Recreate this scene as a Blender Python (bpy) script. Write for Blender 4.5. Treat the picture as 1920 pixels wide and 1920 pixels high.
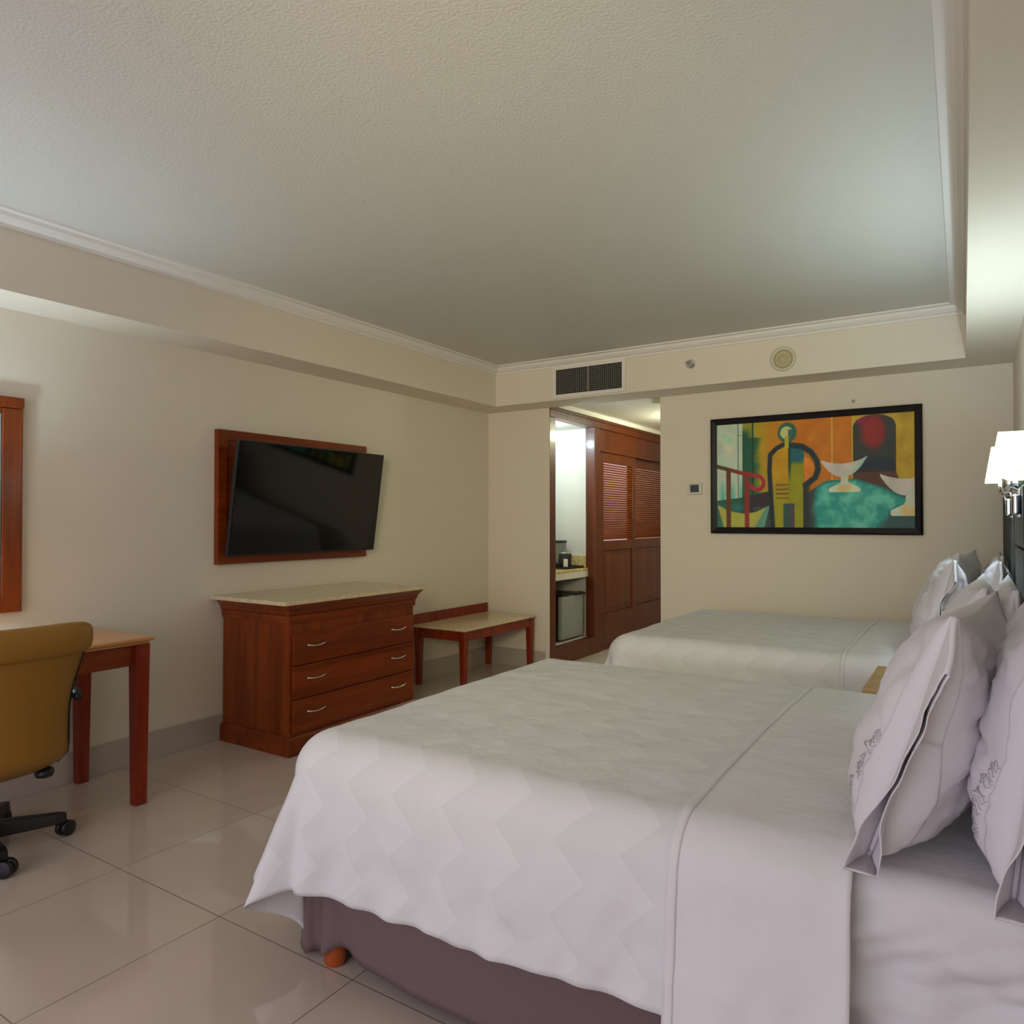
import bpy, math, random
from mathutils import Vector, noise
random.seed(7)
PI = math.pi
SC = bpy.context.scene
COL = SC.collection
for o in list(bpy.data.objects): bpy.data.objects.remove(o)

# ------------------------------------------------------------------ camera
cd = bpy.data.cameras.new('camera'); cam = bpy.data.objects.new('camera', cd); COL.objects.link(cam)
cam.location = (0, 0, 1.2881); cam.rotation_euler = (PI/2+.0123, 0, .5725)
cd.sensor_width = 36; cd.lens = 25.407; cd.clip_start = .02
SC.camera = cam

# ------------------------------------------------------------------ world, lights, exposure
wd = bpy.data.worlds.new('world'); SC.world = wd; wd.use_nodes = True
wd.node_tree.nodes['Background'].inputs[0].default_value = (.74, .63, .72, 1)
wd.node_tree.nodes['Background'].inputs[1].default_value = 1.1
SC.view_settings.view_transform = 'Standard'; SC.view_settings.look = 'None'
SC.view_settings.exposure = 0.25; SC.view_settings.gamma = 1; SC.view_settings.use_curve_mapping = False

def area(name, loc, rot, sx, sy, power, color):
    l = bpy.data.lights.new(name, 'AREA'); l.shape = 'RECTANGLE'; l.size = sx; l.size_y = sy
    l.energy = power; l.color = color
    o = bpy.data.objects.new(name, l); COL.objects.link(o); o.location = loc; o.rotation_euler = rot; return o
def point(name, loc, power, color, r=.03):
    l = bpy.data.lights.new(name, 'POINT'); l.energy = power; l.color = color; l.shadow_soft_size = r
    o = bpy.data.objects.new(name, l); COL.objects.link(o); o.location = loc; return o
# daylight through the wide window of the wall behind the camera
area('window_daylight', (-1.75, -1.93, 1.35), (PI/2, 0, 0), 3.3, 1.9, 35, (.79, .80, 1.0))
# soft fill spot added beside the camera to lift the dark far wall, aimed at the far left end of the room
l = bpy.data.lights.new('fill_spot', 'SPOT'); l.energy = 222; l.color = (1, .91, .53); l.spot_size = math.radians(60); l.spot_blend = 1; l.shadow_soft_size = .35
o = bpy.data.objects.new('fill_spot', l); COL.objects.link(o); o.location = (-.2, -.8, 1.9)
o.rotation_euler = (Vector((-2.6, 5.4, 1.9))-o.location).to_track_quat('-Z', 'Y').to_euler()
# lamps: bedside sconces, desk lamp, wet-bar downlight, hallway downlights
LAMPS = [('sconce_bulb', (.09, 3.14, 1.575), 11.3, (.66, .86, 1.0), .02), ('sconce_bulb', (.08, 3.745, 1.575), 11.3, (.66, .86, 1.0), .02),
         ('desk_lamp_bulb', (-3.52, 1.02, 1.31), 25, (.60, .82, 1.0), .04),
         ('bar_downlight_bulb', (-3.45, 5.78, 2.10), 12.2, (.64, .83, 1), .04),
         ('hall_downlight_bulb', (-2.36, 6.9, 2.22), 17, (.93, 1, .73), .05)]
for a in LAMPS: point(*a)

# ------------------------------------------------------------------ helpers
def lin(c): return tuple(((v/255)/12.92 if v/255 <= .04045 else ((v/255+.055)/1.055)**2.4) for v in c)
def tag(o, label=None, cat=None, group=None, kind=None):
    if label: o['label'] = label
    if cat: o['category'] = cat
    if group: o['group'] = group
    if kind: o['kind'] = kind
    return o
ORG = {}
def thing(name, label, cat, loc=(0, 0, 0), group=None):
    o = bpy.data.objects.new(name, None); COL.objects.link(o); o.location = loc; o.empty_display_size = .1
    ORG[o.name] = Vector(loc); return tag(o, label, cat, group)
class M:
    def __init__(s): s.v = []; s.f = []; s.uv = None; s.col = None
    def add(s, vs, fs):
        n = len(s.v); s.v += [tuple(p) for p in vs]; s.f += [tuple(i+n for i in f) for f in fs]; return s
    def box(s, x0, x1, y0, y1, z0, z1):
        return s.add([(x, y, z) for x in (x0, x1) for y in (y0, y1) for z in (z0, z1)],
                     [(0, 1, 3, 2), (4, 6, 7, 5), (0, 4, 5, 1), (2, 3, 7, 6), (0, 2, 6, 4), (1, 5, 7, 3)])
    def taper(s, c0, w0, z0, c1, w1, z1):   # square post from z0 to z1
        vs = []
        for c, w, z in ((c0, w0, z0), (c1, w1, z1)):
            vs += [(c[0]-w/2, c[1]-w/2, z), (c[0]+w/2, c[1]-w/2, z), (c[0]+w/2, c[1]+w/2, z), (c[0]-w/2, c[1]+w/2, z)]
        return s.add(vs, [(3, 2, 1, 0), (4, 5, 6, 7), (0, 1, 5, 4), (1, 2, 6, 5), (2, 3, 7, 6), (3, 0, 4, 7)])
    def lathe(s, prof, c=(0, 0, 0), n=28, ax='z'):
        vs = []; fs = []
        for r, h in prof:
            for k in range(n):
                a = 2*PI*k/n; p = (r*math.cos(a), r*math.sin(a), h)
                if ax == 'y': p = (p[0], h, p[1])
                if ax == 'x': p = (h, p[0], p[1])
                vs.append((c[0]+p[0], c[1]+p[1], c[2]+p[2]))
        for i in range(len(prof)-1):
            for k in range(n): fs.append((i*n+k, i*n+(k+1) % n, (i+1)*n+(k+1) % n, (i+1)*n+k))
        fs.append(tuple(range(n))[::-1]); fs.append(tuple((len(prof)-1)*n+k for k in range(n)))
        return s.add(vs, fs)
    def tube(s, pts, r, n=10):
        pts = [Vector(p) for p in pts]; vs = []; fs = []; rr = r if isinstance(r, (list, tuple)) else [r]*len(pts)
        for i, p in enumerate(pts):
            d = (pts[min(i+1, len(pts)-1)]-pts[max(i-1, 0)]).normalized()
            a = d.orthogonal().normalized() if i == 0 else (pa-d*pa.dot(d)).normalized()
            pa = a; b = d.cross(a)
            for k in range(n):
                t = 2*PI*k/n; vs.append(p+(a*math.cos(t)+b*math.sin(t))*rr[i])
        for i in range(len(pts)-1):
            for k in range(n): fs.append((i*n+k, i*n+(k+1) % n, (i+1)*n+(k+1) % n, (i+1)*n+k))
        fs.append(tuple(range(n))[::-1]); fs.append(tuple((len(pts)-1)*n+k for k in range(n)))
        return s.add(vs, fs)
    def prism(s, poly, axis, a0, a1):       # poly in the two other axes, extruded along axis
        vs = []; n = len(poly)
        for a in (a0, a1):
            for p, q in poly: vs.append({'x': (a, p, q), 'y': (p, a, q), 'z': (p, q, a)}[axis])
        fs = [tuple(range(n))[::-1], tuple(range(n, 2*n))]+[(i, (i+1) % n, n+(i+1) % n, n+i) for i in range(n)]
        return s.add(vs, fs)
    def grid(s, nu, nv, fn, uvs=False, closeu=False):
        vs = []; fs = []; n = len(s.v); uv = []
        for i in range(nu+1):
            for j in range(nv+1):
                r = fn(i/nu, j/nv)
                if uvs: uv.append(r[1]); r = r[0]
                vs.append(r)
        for i in range(nu):
            for j in range(nv): fs.append((i*(nv+1)+j, (i+1)*(nv+1)+j, (i+1)*(nv+1)+j+1, i*(nv+1)+j+1))
        if uvs: s.uv = uv
        return s.add(vs, fs)
    def build(s, name, mat, parent=None, bevel=0, smooth=False, org=None, seg=2, solid=0):
        if parent is not None: o0 = ORG[parent.name]
        elif org is not None: o0 = Vector(org)
        else:
            xs, ys, zs = zip(*s.v); o0 = Vector(((min(xs)+max(xs))/2, (min(ys)+max(ys))/2, min(zs)))
        me = bpy.data.meshes.new(name); me.from_pydata([tuple(Vector(p)-o0) for p in s.v], [], s.f); me.validate(); me.update()
        if s.uv:
            u = me.uv_layers.new(name='UVMap')
            for l in me.loops: u.data[l.index].uv = s.uv[l.vertex_index]
        if s.col:
            ca = me.color_attributes.new('paint', 'FLOAT_COLOR', 'POINT')
            for i, c in enumerate(s.col): ca.data[i].color = (*c, 1)
        import bmesh
        bm = bmesh.new(); bm.from_mesh(me); bmesh.ops.recalc_face_normals(bm, faces=bm.faces); bm.to_mesh(me); bm.free()
        if smooth:
            for p in me.polygons: p.use_smooth = True
        me.materials.append(mat)
        o = bpy.data.objects.new(name, me); COL.objects.link(o)
        if parent is not None: o.parent = parent
        else: o.location = o0
        ORG[o.name] = o0
        if solid:
            d = o.modifiers.new('thickness', 'SOLIDIFY'); d.thickness = solid; d.offset = -1
        if bevel:
            b = o.modifiers.new('bevel', 'BEVEL'); b.width = bevel; b.segments = seg; b.limit_method = 'ANGLE'; b.angle_limit = math.radians(35)
            if smooth is False:
                for p in me.polygons: p.use_smooth = False
        return o
def B(*a): return M().box(*a)
def struct(name, m, mat, **k): return tag(m.build(name, mat, **k), kind='structure')
def dup(root, dloc=(0, 0, 0), label=None, group=None, parent=None):
    r = root.copy(); COL.objects.link(r)
    if parent is None: r.location = Vector(root.location)+Vector(dloc)
    else: r.parent = parent
    if label: r['label'] = label
    if group: r['group'] = group
    for ch in [c for c in ALLOBJ() if c.parent == root]: dup(ch, parent=r)
    return r
def ALLOBJ(): return list(COL.objects)

# ------------------------------------------------------------------ materials
def mat(name, c, rough=.6, metal=0, spec=.5, coat=0, bump=0, bscale=40, var=0, vscale=3, sheen=0, emis=None, estr=0, detail=4):
    m = bpy.data.materials.new(name); m.use_nodes = True; nt = m.node_tree; b = nt.nodes['Principled BSDF']
    c = lin(c); b.inputs['Base Color'].default_value = (*c, 1)
    b.inputs['Roughness'].default_value = rough; b.inputs['Metallic'].default_value = metal
    b.inputs['Specular IOR Level'].default_value = spec; b.inputs['Coat Weight'].default_value = coat; b.inputs['Coat Roughness'].default_value = .15
    b.inputs['Sheen Weight'].default_value = sheen
    if emis: b.inputs['Emission Color'].default_value = (*lin(emis), 1); b.inputs['Emission Strength'].default_value = estr
    tc = nt.nodes.new('ShaderNodeTexCoord')
    if bump:
        n = nt.nodes.new('ShaderNodeTexNoise'); n.inputs['Scale'].default_value = bscale; n.inputs['Detail'].default_value = detail
        bp = nt.nodes.new('ShaderNodeBump'); bp.inputs['Strength'].default_value = bump; bp.inputs['Distance'].default_value = .01
        nt.links.new(tc.outputs['Object'], n.inputs['Vector']); nt.links.new(n.outputs['Fac'], bp.inputs['Height']); nt.links.new(bp.outputs['Normal'], b.inputs['Normal'])
    if var:
        n = nt.nodes.new('ShaderNodeTexNoise'); n.inputs['Scale'].default_value = vscale; n.inputs['Detail'].default_value = 3
        mx = nt.nodes.new('ShaderNodeMix'); mx.data_type = 'RGBA'
        mx.inputs[6].default_value = (*[v*(1-var) for v in c], 1); mx.inputs[7].default_value = (*[min(1, v*(1+var)) for v in c], 1)
        nt.links.new(tc.outputs['Object'], n.inputs['Vector']); nt.links.new(n.outputs['Fac'], mx.inputs[0]); nt.links.new(mx.outputs[2], b.inputs['Base Color'])
    return m
def wood(name, c1, c2, axis='z', rough=.32, coat=.35, scale=1.0):
    m = bpy.data.materials.new(name); m.use_nodes = True; nt = m.node_tree; b = nt.nodes['Principled BSDF']
    b.inputs['Roughness'].default_value = rough; b.inputs['Coat Weight'].default_value = coat; b.inputs['Coat Roughness'].default_value = .12; b.inputs['Specular IOR Level'].default_value = .32
    tc = nt.nodes.new('ShaderNodeTexCoord'); mp = nt.nodes.new('ShaderNodeMapping')
    s = {'x': (1.2, 14, 14), 'y': (14, 1.2, 14), 'z': (14, 14, 1.2)}[axis]
    mp.inputs['Scale'].default_value = [v*scale for v in s]
    n = nt.nodes.new('ShaderNodeTexNoise'); n.inputs['Scale'].default_value = 1; n.inputs['Detail'].default_value = 8; n.inputs['Distortion'].default_value = .6
    n2 = nt.nodes.new('ShaderNodeTexNoise'); n2.inputs['Scale'].default_value = 6; n2.inputs['Detail'].default_value = 4
    mx = nt.nodes.new('ShaderNodeMath'); mx.operation = 'MULTIPLY_ADD'; mx.inputs[1].default_value = .35
    r = nt.nodes.new('ShaderNodeValToRGB'); r.color_ramp.elements[0].position = .38; r.color_ramp.elements[1].position = .85
    r.color_ramp.elements[0].color = (*lin(c1), 1); r.color_ramp.elements[1].color = (*lin(c2), 1)
    L = nt.links.new
    L(tc.outputs['Object'], mp.inputs['Vector']); L(mp.outputs['Vector'], n.inputs['Vector']); L(mp.outputs['Vector'], n2.inputs['Vector'])
    L(n2.outputs['Fac'], mx.inputs[0]); L(n.outputs['Fac'], mx.inputs[2]); L(mx.outputs[0], r.inputs['Fac']); L(r.outputs['Color'], b.inputs['Base Color'])
    bp = nt.nodes.new('ShaderNodeBump'); bp.inputs['Strength'].default_value = .04; L(n2.outputs['Fac'], bp.inputs['Height']); L(bp.outputs['Normal'], b.inputs['Normal'])
    return m
def granite(name, cols, scale=60, rough=.18):
    m = bpy.data.materials.new(name); m.use_nodes = True; nt = m.node_tree; b = nt.nodes['Principled BSDF']; L = nt.links.new
    b.inputs['Roughness'].default_value = rough
    tc = nt.nodes.new('ShaderNodeTexCoord'); v = nt.nodes.new('ShaderNodeTexVoronoi'); v.inputs['Scale'].default_value = scale
    n = nt.nodes.new('ShaderNodeTexNoise'); n.inputs['Scale'].default_value = scale*.5; n.inputs['Detail'].default_value = 6
    a = nt.nodes.new('ShaderNodeMath'); a.operation = 'MULTIPLY_ADD'; a.inputs[1].default_value = .45
    r = nt.nodes.new('ShaderNodeValToRGB'); e = r.color_ramp.elements
    e[0].position = .35; e[0].color = (*lin(cols[0]), 1); e[1].position = .95; e[1].color = (*lin(cols[2]), 1)
    k = e.new(.6); k.color = (*lin(cols[1]), 1)
    L(tc.outputs['Object'], v.inputs['Vector']); L(tc.outputs['Object'], n.inputs['Vector']); L(v.outputs['Distance'], a.inputs[0]); L(n.outputs['Fac'], a.inputs[2])
    L(a.outputs[0], r.inputs['Fac']); L(r.outputs['Color'], b.inputs['Base Color']); return m
def floor_mat():
    m = bpy.data.materials.new('porcelain_tile'); m.use_nodes = True; nt = m.node_tree; b = nt.nodes['Principled BSDF']; L = nt.links.new
    b.inputs['Roughness'].default_value = .1; b.inputs['Specular IOR Level'].default_value = .8
    tc = nt.nodes.new('ShaderNodeTexCoord'); mp = nt.nodes.new('ShaderNodeMapping'); mp.inputs['Location'].default_value = (2.084+6, -1.4755+6, 0)
    br = nt.nodes.new('ShaderNodeTexBrick'); br.offset = 0; br.squash = 1
    br.inputs['Scale'].default_value = 1; br.inputs['Brick Width'].default_value = .6; br.inputs['Row Height'].default_value = .6
    br.inputs['Mortar Size'].default_value = .0016; br.inputs['Mortar Smooth'].default_value = .1
    br.inputs['Color1'].default_value = (*lin((216, 200, 184)), 1); br.inputs['Color2'].default_value = (*lin((212, 196, 179)), 1); br.inputs['Mortar'].default_value = (*lin((112, 98, 84)), 1)
    n = nt.nodes.new('ShaderNodeTexNoise'); n.inputs['Scale'].default_value = 2.2; n.inputs['Detail'].default_value = 6
    mx = nt.nodes.new('ShaderNodeMix'); mx.data_type = 'RGBA'; mx.blend_type = 'MULTIPLY'; mx.inputs[0].default_value = .25
    L(tc.outputs['Object'], mp.inputs['Vector']); L(mp.outputs['Vector'], br.inputs['Vector']); L(tc.outputs['Object'], n.inputs['Vector'])
    L(br.outputs['Color'], mx.inputs[6]); L(n.outputs['Fac'], mx.inputs[7]); L(mx.outputs[2], b.inputs['Base Color'])
    ma = nt.nodes.new('ShaderNodeMath'); ma.operation = 'MULTIPLY_ADD'; ma.inputs[1].default_value = .5; ma.inputs[2].default_value = .06
    L(br.outputs['Fac'], ma.inputs[0]); L(ma.outputs[0], b.inputs['Roughness']); return m
def cloth_mat(name, c, pattern=False):
    m = mat(name, c, rough=.85, sheen=.0, spec=.2, bump=.85, bscale=8, detail=7)
    if pattern:
        nt = m.node_tree; b = nt.nodes['Principled BSDF']; L = nt.links.new
        uv = nt.nodes.new('ShaderNodeUVMap'); sp = nt.nodes.new('ShaderNodeSeparateXYZ'); L(uv.outputs['UV'], sp.inputs[0])
        S = .115
        def op(o, a, b_=None, val=None):
            n = nt.nodes.new('ShaderNodeMath'); n.operation = o; L(a, n.inputs[0])
            if b_ is not None: L(b_, n.inputs[1])
            if val is not None: n.inputs[1].default_value = val
            return n.outputs[0]
        p = op('DIVIDE', op('ADD', sp.outputs[0], sp.outputs[1]), val=S*1.414); q = op('DIVIDE', op('SUBTRACT', sp.outputs[0], sp.outputs[1]), val=S*1.414)
        fp = op('FRACT', op('ADD', p, val=50)); fq = op('FRACT', op('ADD', q, val=50))
        pp = op('FLOORED_MODULO', op('ADD', op('FLOOR', p), op('FLOOR', q)), val=2)
        # inside each woven diamond the satin runs from light to dull
        g = op('MULTIPLY', op('ADD', fp, fq), val=.5)
        h = op('ADD', op('MULTIPLY', g, val=.6), op('MULTIPLY', pp, val=.4))
        mx = nt.nodes.new('ShaderNodeMix'); mx.data_type = 'RGBA'; cc = lin(c)
        mx.inputs[6].default_value = (*[v*.94 for v in cc], 1); mx.inputs[7].default_value = (*[min(1, v*1.03) for v in cc], 1)
        L(h, mx.inputs[0]); L(mx.outputs[2], b.inputs['Base Color'])
    return m

WALL = mat('wall_paint', (226, 216, 196), .9, bump=.04, bscale=120)
TRIMP = mat('trim_paint', (230, 225, 214), .7)
CEIL = bpy.data.materials.new('stucco_ceiling'); CEIL = mat('stucco_ceiling', (213, 211, 199), .92, bump=.26, bscale=100, detail=6)
FLOOR = floor_mat()
BASE = mat('baseboard_tile', (184, 172, 158), .18, var=.05)
CHERRY = wood('cherry_wood_upright', (92, 30, 3), (138, 60, 12), 'z', coat=.1)
CHERRYY = wood('cherry_wood_along', (90, 28, 3), (136, 58, 12), 'y', coat=.1)
CHERRY_LIT = wood('cherry_wood_lit_top', (172, 108, 54), (206, 148, 86), 'y', rough=.28)  # cherry lightened: the light reflected by the desktop is put into its colour
REDW = wood('redwood', (104, 24, 4), (140, 46, 10), 'z', coat=.15)
CLOSW = wood('closet_wood', (66, 25, 4), (104, 46, 10), 'z', rough=.36, coat=.15)
SLAT = wood('slat_wood', (100, 42, 6), (134, 66, 12), 'y', rough=.6, coat=0); SLAT.node_tree.nodes['Principled BSDF'].inputs['Specular IOR Level'].default_value = .12
OAK = wood('nightstand_wood', (150, 112, 66), (190, 156, 106), 'x', rough=.4, coat=.1)
MARB = granite('beige_marble', ((190, 164, 122), (208, 186, 146), (220, 204, 168)), 70, .16)
GRAN = granite('gold_granite', ((120, 92, 40), (190, 160, 92), (222, 204, 150)), 90, .2)
WHITE = mat('white_melamine', (214, 210, 196), .6)
BLACKP = mat('black_plastic', (16, 17, 19), .38)
BLACKG = mat('screen_black', (5, 6, 6), .06, spec=.55)
CHROME = mat('chrome', (225, 225, 225), .1, metal=1)
STEEL = mat('brushed_steel', (150, 152, 148), .38, metal=1)
SILV = mat('silver_fridge', (150, 154, 150), .45, metal=.15)
LEATH = mat('tan_leather', (142, 100, 22), .42, bump=.12, bscale=160, var=.06)
SHEET = cloth_mat('white_sheet', (224, 223, 223)); SPREAD = cloth_mat('jacquard_spread', (223, 223, 222), True)
PILL = cloth_mat('white_pillowcase', (222, 218, 220)); [setattr(n.inputs['Strength'], 'default_value', .3) for n in PILL.node_tree.nodes if n.type == 'BUMP']
STITCH = mat('tonal_thread', (186, 180, 184), .6)
SKIRT = mat('mauve_skirt', (112, 92, 92), .8, bump=.1, bscale=60)
CHAN = mat('grey_channel_fabric', (64, 66, 62), .7, bump=.2, bscale=150)
BLUEV = mat('slate_blue_vinyl', (38, 48, 56), .42)
FRAMEB = mat('black_frame', (14, 10, 14), .25)
ORANGE = wood('orange_wood', (150, 60, 14), (190, 92, 30), 'z')
DARK = mat('dark_void', (12, 12, 11), .8)
MIRROR = mat('mirror_glass', (235, 240, 238), .01, metal=1)
VENT = mat('vent_grey', (138, 136, 124), .5)
IVORY = mat('ivory_plastic', (206, 198, 170), .5)
LCD = mat('lcd_dark', (46, 50, 50), .2)
SHADE = mat('lamp_shade_lit', (235, 232, 210), .8, emis=(250, 254, 228), estr=.42)
nt = SHADE.node_tree; tr = nt.nodes.new('ShaderNodeBsdfTranslucent'); tr.inputs[0].default_value = (.85, .87, .72, 1); mxs = nt.nodes.new('ShaderNodeMixShader'); mxs.inputs[0].default_value = .28
nt.links.new(nt.nodes['Principled BSDF'].outputs[0], mxs.inputs[1]); nt.links.new(tr.outputs[0], mxs.inputs[2]); nt.links.new(mxs.outputs[0], nt.nodes['Material Output'].inputs[0])
BULB = mat('bulb_glow', (255, 255, 250), .5, emis=(255, 250, 235), estr=14)

# ------------------------------------------------------------------ room shell
LX, BY, RX, FY = -3.766, 5.446, .19, -2.0
HZ, SZ, CZ = 2.33, 2.27, 2.60       # hall ceiling, soffit, tray ceiling
struct('floor', B(LX-.15, RX+.15, FY-.15, 9.2, -.1, 0), FLOOR, org=(0, 0, 0))
struct('ceiling', B(LX-.15, RX+.15, FY-.15, BY+.12, CZ, CZ+.1), CEIL)
struct('wall_left', B(LX-.15, LX, FY-.15, BY+.05, 0, CZ), WALL)
m = B(LX, -3.226, BY, BY+.1, 0, SZ+.06); m.box(-3.226, -3.1255, BY, BY+.007, 0, SZ+.06); struct('wall_back', m, WALL)
m = B(-2.111, RX+.15, BY, BY+.12, 0, CZ); m.box(LX, -2.111, BY, BY+.12, HZ+.005, CZ); struct('wall_back', m, WALL)
struct('wall_right', B(RX, RX+.15, FY-.15, BY, 0, CZ), WALL)
m = B(LX, -3.5, FY-.15, FY, 0, CZ); m.box(0, RX, FY-.15, FY, 0, CZ); m.box(-3.5, 0, FY-.15, FY, 0, .35); m.box(-3.5, 0, FY-.15, FY, 2.35, CZ)
struct('wall_front', m, WALL)
m = B(-3.5, -3.44, FY-.1, FY-.04, .35, 2.35); m.box(-.06, 0, FY-.1, FY-.04, .35, 2.35); m.box(-1.78, -1.72, FY-.1, FY-.04, .41, 2.29)
m.box(-3.44, -.06, FY-.1, FY-.04, .35, .41); m.box(-3.44, -.06, FY-.1, FY-.04, 2.29, 2.35); struct('window_1', m, TRIMP)
struct('ceiling_hall', B(-3.9, -2.0, BY+.12, 9.2, HZ, HZ+.1), TRIMP)
struct('wall_hall', B(-2.111, -2.0, BY+.12, 9.2, 0, HZ), WALL)
struct('wall_end', B(-3.9, -2.111, 9.05, 9.2, 0, HZ), WALL)
# dropped soffits round the tray ceiling
CXl, CYb, CXr, CXf = -3.470, 5.129, -.055, .049     # the right edge runs slightly out of square
struct('trim_1', B(LX, CXl, FY, BY, SZ, CZ), WALL)
m = B(CXl, CXr, CYb, BY, SZ, CZ); struct('trim_2', m, WALL)
struct('trim_3', M().prism([(CXf, FY), (RX, FY), (RX, BY), (CXr, BY), (CXr, CYb)], 'z', SZ, CZ), WALL)
# crown moulding: profile (out, z), swept round three sides with mitres
prof = [(0, 2.535), (.012, 2.535), (.014, 2.549), (.030, 2.556), (.046, 2.572), (.052, 2.588), (.078, 2.590), (.082, 2.600), (0, 2.600)]
m = M(); vs = []; fs = []; n = len(prof)
for st in range(4):
    for p, z in prof:
        vs.append([(CXl+p, FY, z), (CXl+p, CYb-p, z), (CXr-p, CYb-p, z), (CXf-p, FY, z)][st])
for st in range(3):
    for i in range(n): fs.append((st*n+i, (st+1)*n+i, (st+1)*n+(i+1) % n, st*n+(i+1) % n))
fs += [tuple(range(n)), tuple(range(3*n, 4*n))]
m.add(vs, fs); struct('trim_4', m, TRIMP)
# baseboards
struct('baseboard_left', B(LX, LX+.012, FY, BY, 0, .15), BASE, bevel=.002)
struct('baseboard_back', B(LX+.012, -3.16, BY-.012, BY, 0, .15), BASE, bevel=.002)
m = B(-2.111, RX, BY-.012, BY, 0, .15); struct('baseboard_back', m, BASE, bevel=.002)
struct('baseboard_right', B(RX-.012, RX, FY, BY-.012, 0, .15), BASE, bevel=.002)

# ------------------------------------------------------------------ closet wall and wet bar
HX = -3.125
t = thing('closet_surround', 'glossy brown wooden surround framing the wet bar niche and sliding closet doors', 'closet frame', (HX, 6.8, 0))
B(HX-.10, HX, BY+.008, 5.560, 0, 2.20).build('post', CLOSW, t, bevel=.004)
B(HX-.10, HX, 6.335, 6.47, 0, 2.20).build('post', CLOSW, t, bevel=.004)
m = B(HX-.10, HX+.004, BY+.008, 8.6, 2.20, 2.27); m.box(HX-.10, HX+.018, BY+.008, 8.6, 2.262, 2.285); m.box(HX-.1, HX-.015, 6.47, 8.6, 1.99, 2.2); m.box(HX-.09, HX+.006, 6.47, 8.6, 1.975, 1.995)
m.build('header', CLOSW, t, bevel=.003)
B(HX-.08, HX-.004, 5.560, 6.335, 0, .165).build('plinth', CLOSW, t, bevel=.003)
B(HX-.10, HX-.01, 6.47, 8.6, 0, .045).build('bottom_track', CLOSW, t, bevel=.003)
B(HX-.10, HX, 8.6, 8.75, 0, 2.27).build('post', CLOSW, t, bevel=.003)
struct('trim_5', B(HX-.1, HX+.03, BY+.12, 9.05, 2.287, HZ), TRIMP)
# niche shell
m = B(-3.86, -3.76, BY+.1, 6.40, 0, HZ); m.box(-3.76, HX-.1, 6.385, 6.44, 0, 2.27); m.box(-3.76, HX-.1, BY+.1, BY+.13, 0, 2.27); m.box(-3.76, HX-.1, BY+.13, 6.385, 2.20, 2.27)
m.box(-3.76, HX-.08, BY+.13, 6.385, .10, .165)
struct('wall_niche', m, WHITE)
def slide_door(y0, y1, x, label):
    t = thing('louvered_closet_door', label, 'closet door', (x, (y0+y1)/2, .045), 'sliding louvered closet doors')
    w = .085; z0, z1 = .048, 1.975
    m = B(x-.03, x, y0, y0+w, z0, z1); m.box(x-.03, x, y1-w, y1, z0, z1)
    for a, b in ((z0, .36), (.99, 1.09), (1.87, z1)): m.box(x-.03, x, y0+w, y1-w, a, b)
    m.build('frame', CLOSW, t, bevel=.003)
    m = M(); k = 32
    for i in range(k):
        z = 1.095+i*(.77/k); m.prism([(x-.028, z+.020), (x-.024, z+.024), (x-.004, z+.006), (x-.008, z+.001)], 'y', y0+w-.002, y1-w+.002)
    m.build('louver_slats', SLAT, t)
    m = B(x-.022, x-.012, y0+w, y1-w, .36, .99); m.box(x-.018, x-.006, y0+w+.05, y1-w-.05, .41, .94)
    m.build('raised_panel', CLOSW, t, bevel=.006)
    return t
slide_door(6.475, 7.36, HX-.014, 'brown louvered sliding closet door next to the wet bar niche')
slide_door(7.28, 8.55, HX-.052, 'recessed louvered closet door half hidden behind the wall corner')
# wet bar
m = B(-3.758, HX-.075, BY+.135, 6.383, .805, .83); t = m.build('bar_counter', GRAN, bevel=.004)
tag(t, 'gold speckled granite counter slab inside the lit wet bar niche', 'countertop')
R = .07; pts = [(-3.75, .831), (HX-.09, .831), (HX-.09, .95-R)]+[(HX-.09-R+R*math.sin(a), .95-R+R*math.cos(a)) for a in [PI/2*(1-k/8) for k in range(1, 9)]]+[(-3.75, .95)]
o = M().prism(pts, 'y', 6.362, 6.384).build('backsplash', GRAN); o.modifiers.new('bevel', 'BEVEL').width = .003
tag(o, 'gold granite backsplash with rounded end standing on the bar counter', 'backsplash')
tag(B(-3.2, HX-.082, BY+.135, 6.383, .745, .8045).build('counter_apron', WHITE, bevel=.003), 'white apron board under the granite bar counter', 'apron')
t = thing('mini_fridge', 'small silver mini fridge with black sides under the bar counter', 'fridge', (-3.46, 6.07, .165))
B(-3.70, -3.27, 5.85, 6.29, .17, .60).build('body', BLACKP, t, bevel=.006)
B(-3.27, -3.225, 5.855, 6.285, .185, .585).build('door', SILV, t, bevel=.008)
m = B(-3.275, -3.222, 5.855, 6.285, .588, .606); m.box(-3.245, -3.205, 6.10, 6.285, .585, .60); m.build('top_handle', BLACKP, t, bevel=.004)
t = thing('serving_tray', 'flat black tray beneath the coffee things on the bar counter', 'tray', (-3.42, 6.18, .83))
m = B(-3.60, -3.25, 6.00, 6.345, .8305, .838)
for a in ((-3.60, -3.25, 6.00, 6.008), (-3.60, -3.25, 6.337, 6.345), (-3.60, -3.592, 6.008, 6.337), (-3.258, -3.25, 6.008, 6.337)): m.box(*a, .838, .85)
m.build('tray_body', BLACKP, t)
t = thing('coffee_maker', 'grey and black coffee maker standing behind the black ice bucket', 'coffee maker', (-3.50, 6.27, .8385))
M().box(-3.58, -3.43, 6.20, 6.33, .8385, .87).build('base', BLACKP, t, bevel=.006)
B(-3.50, -3.435, 6.22, 6.325, .87, 1.075).build('column', STEEL, t, bevel=.006)
B(-3.585, -3.43, 6.195, 6.33, 1.07, 1.095).build('lid', BLACKP, t, bevel=.006)
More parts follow.
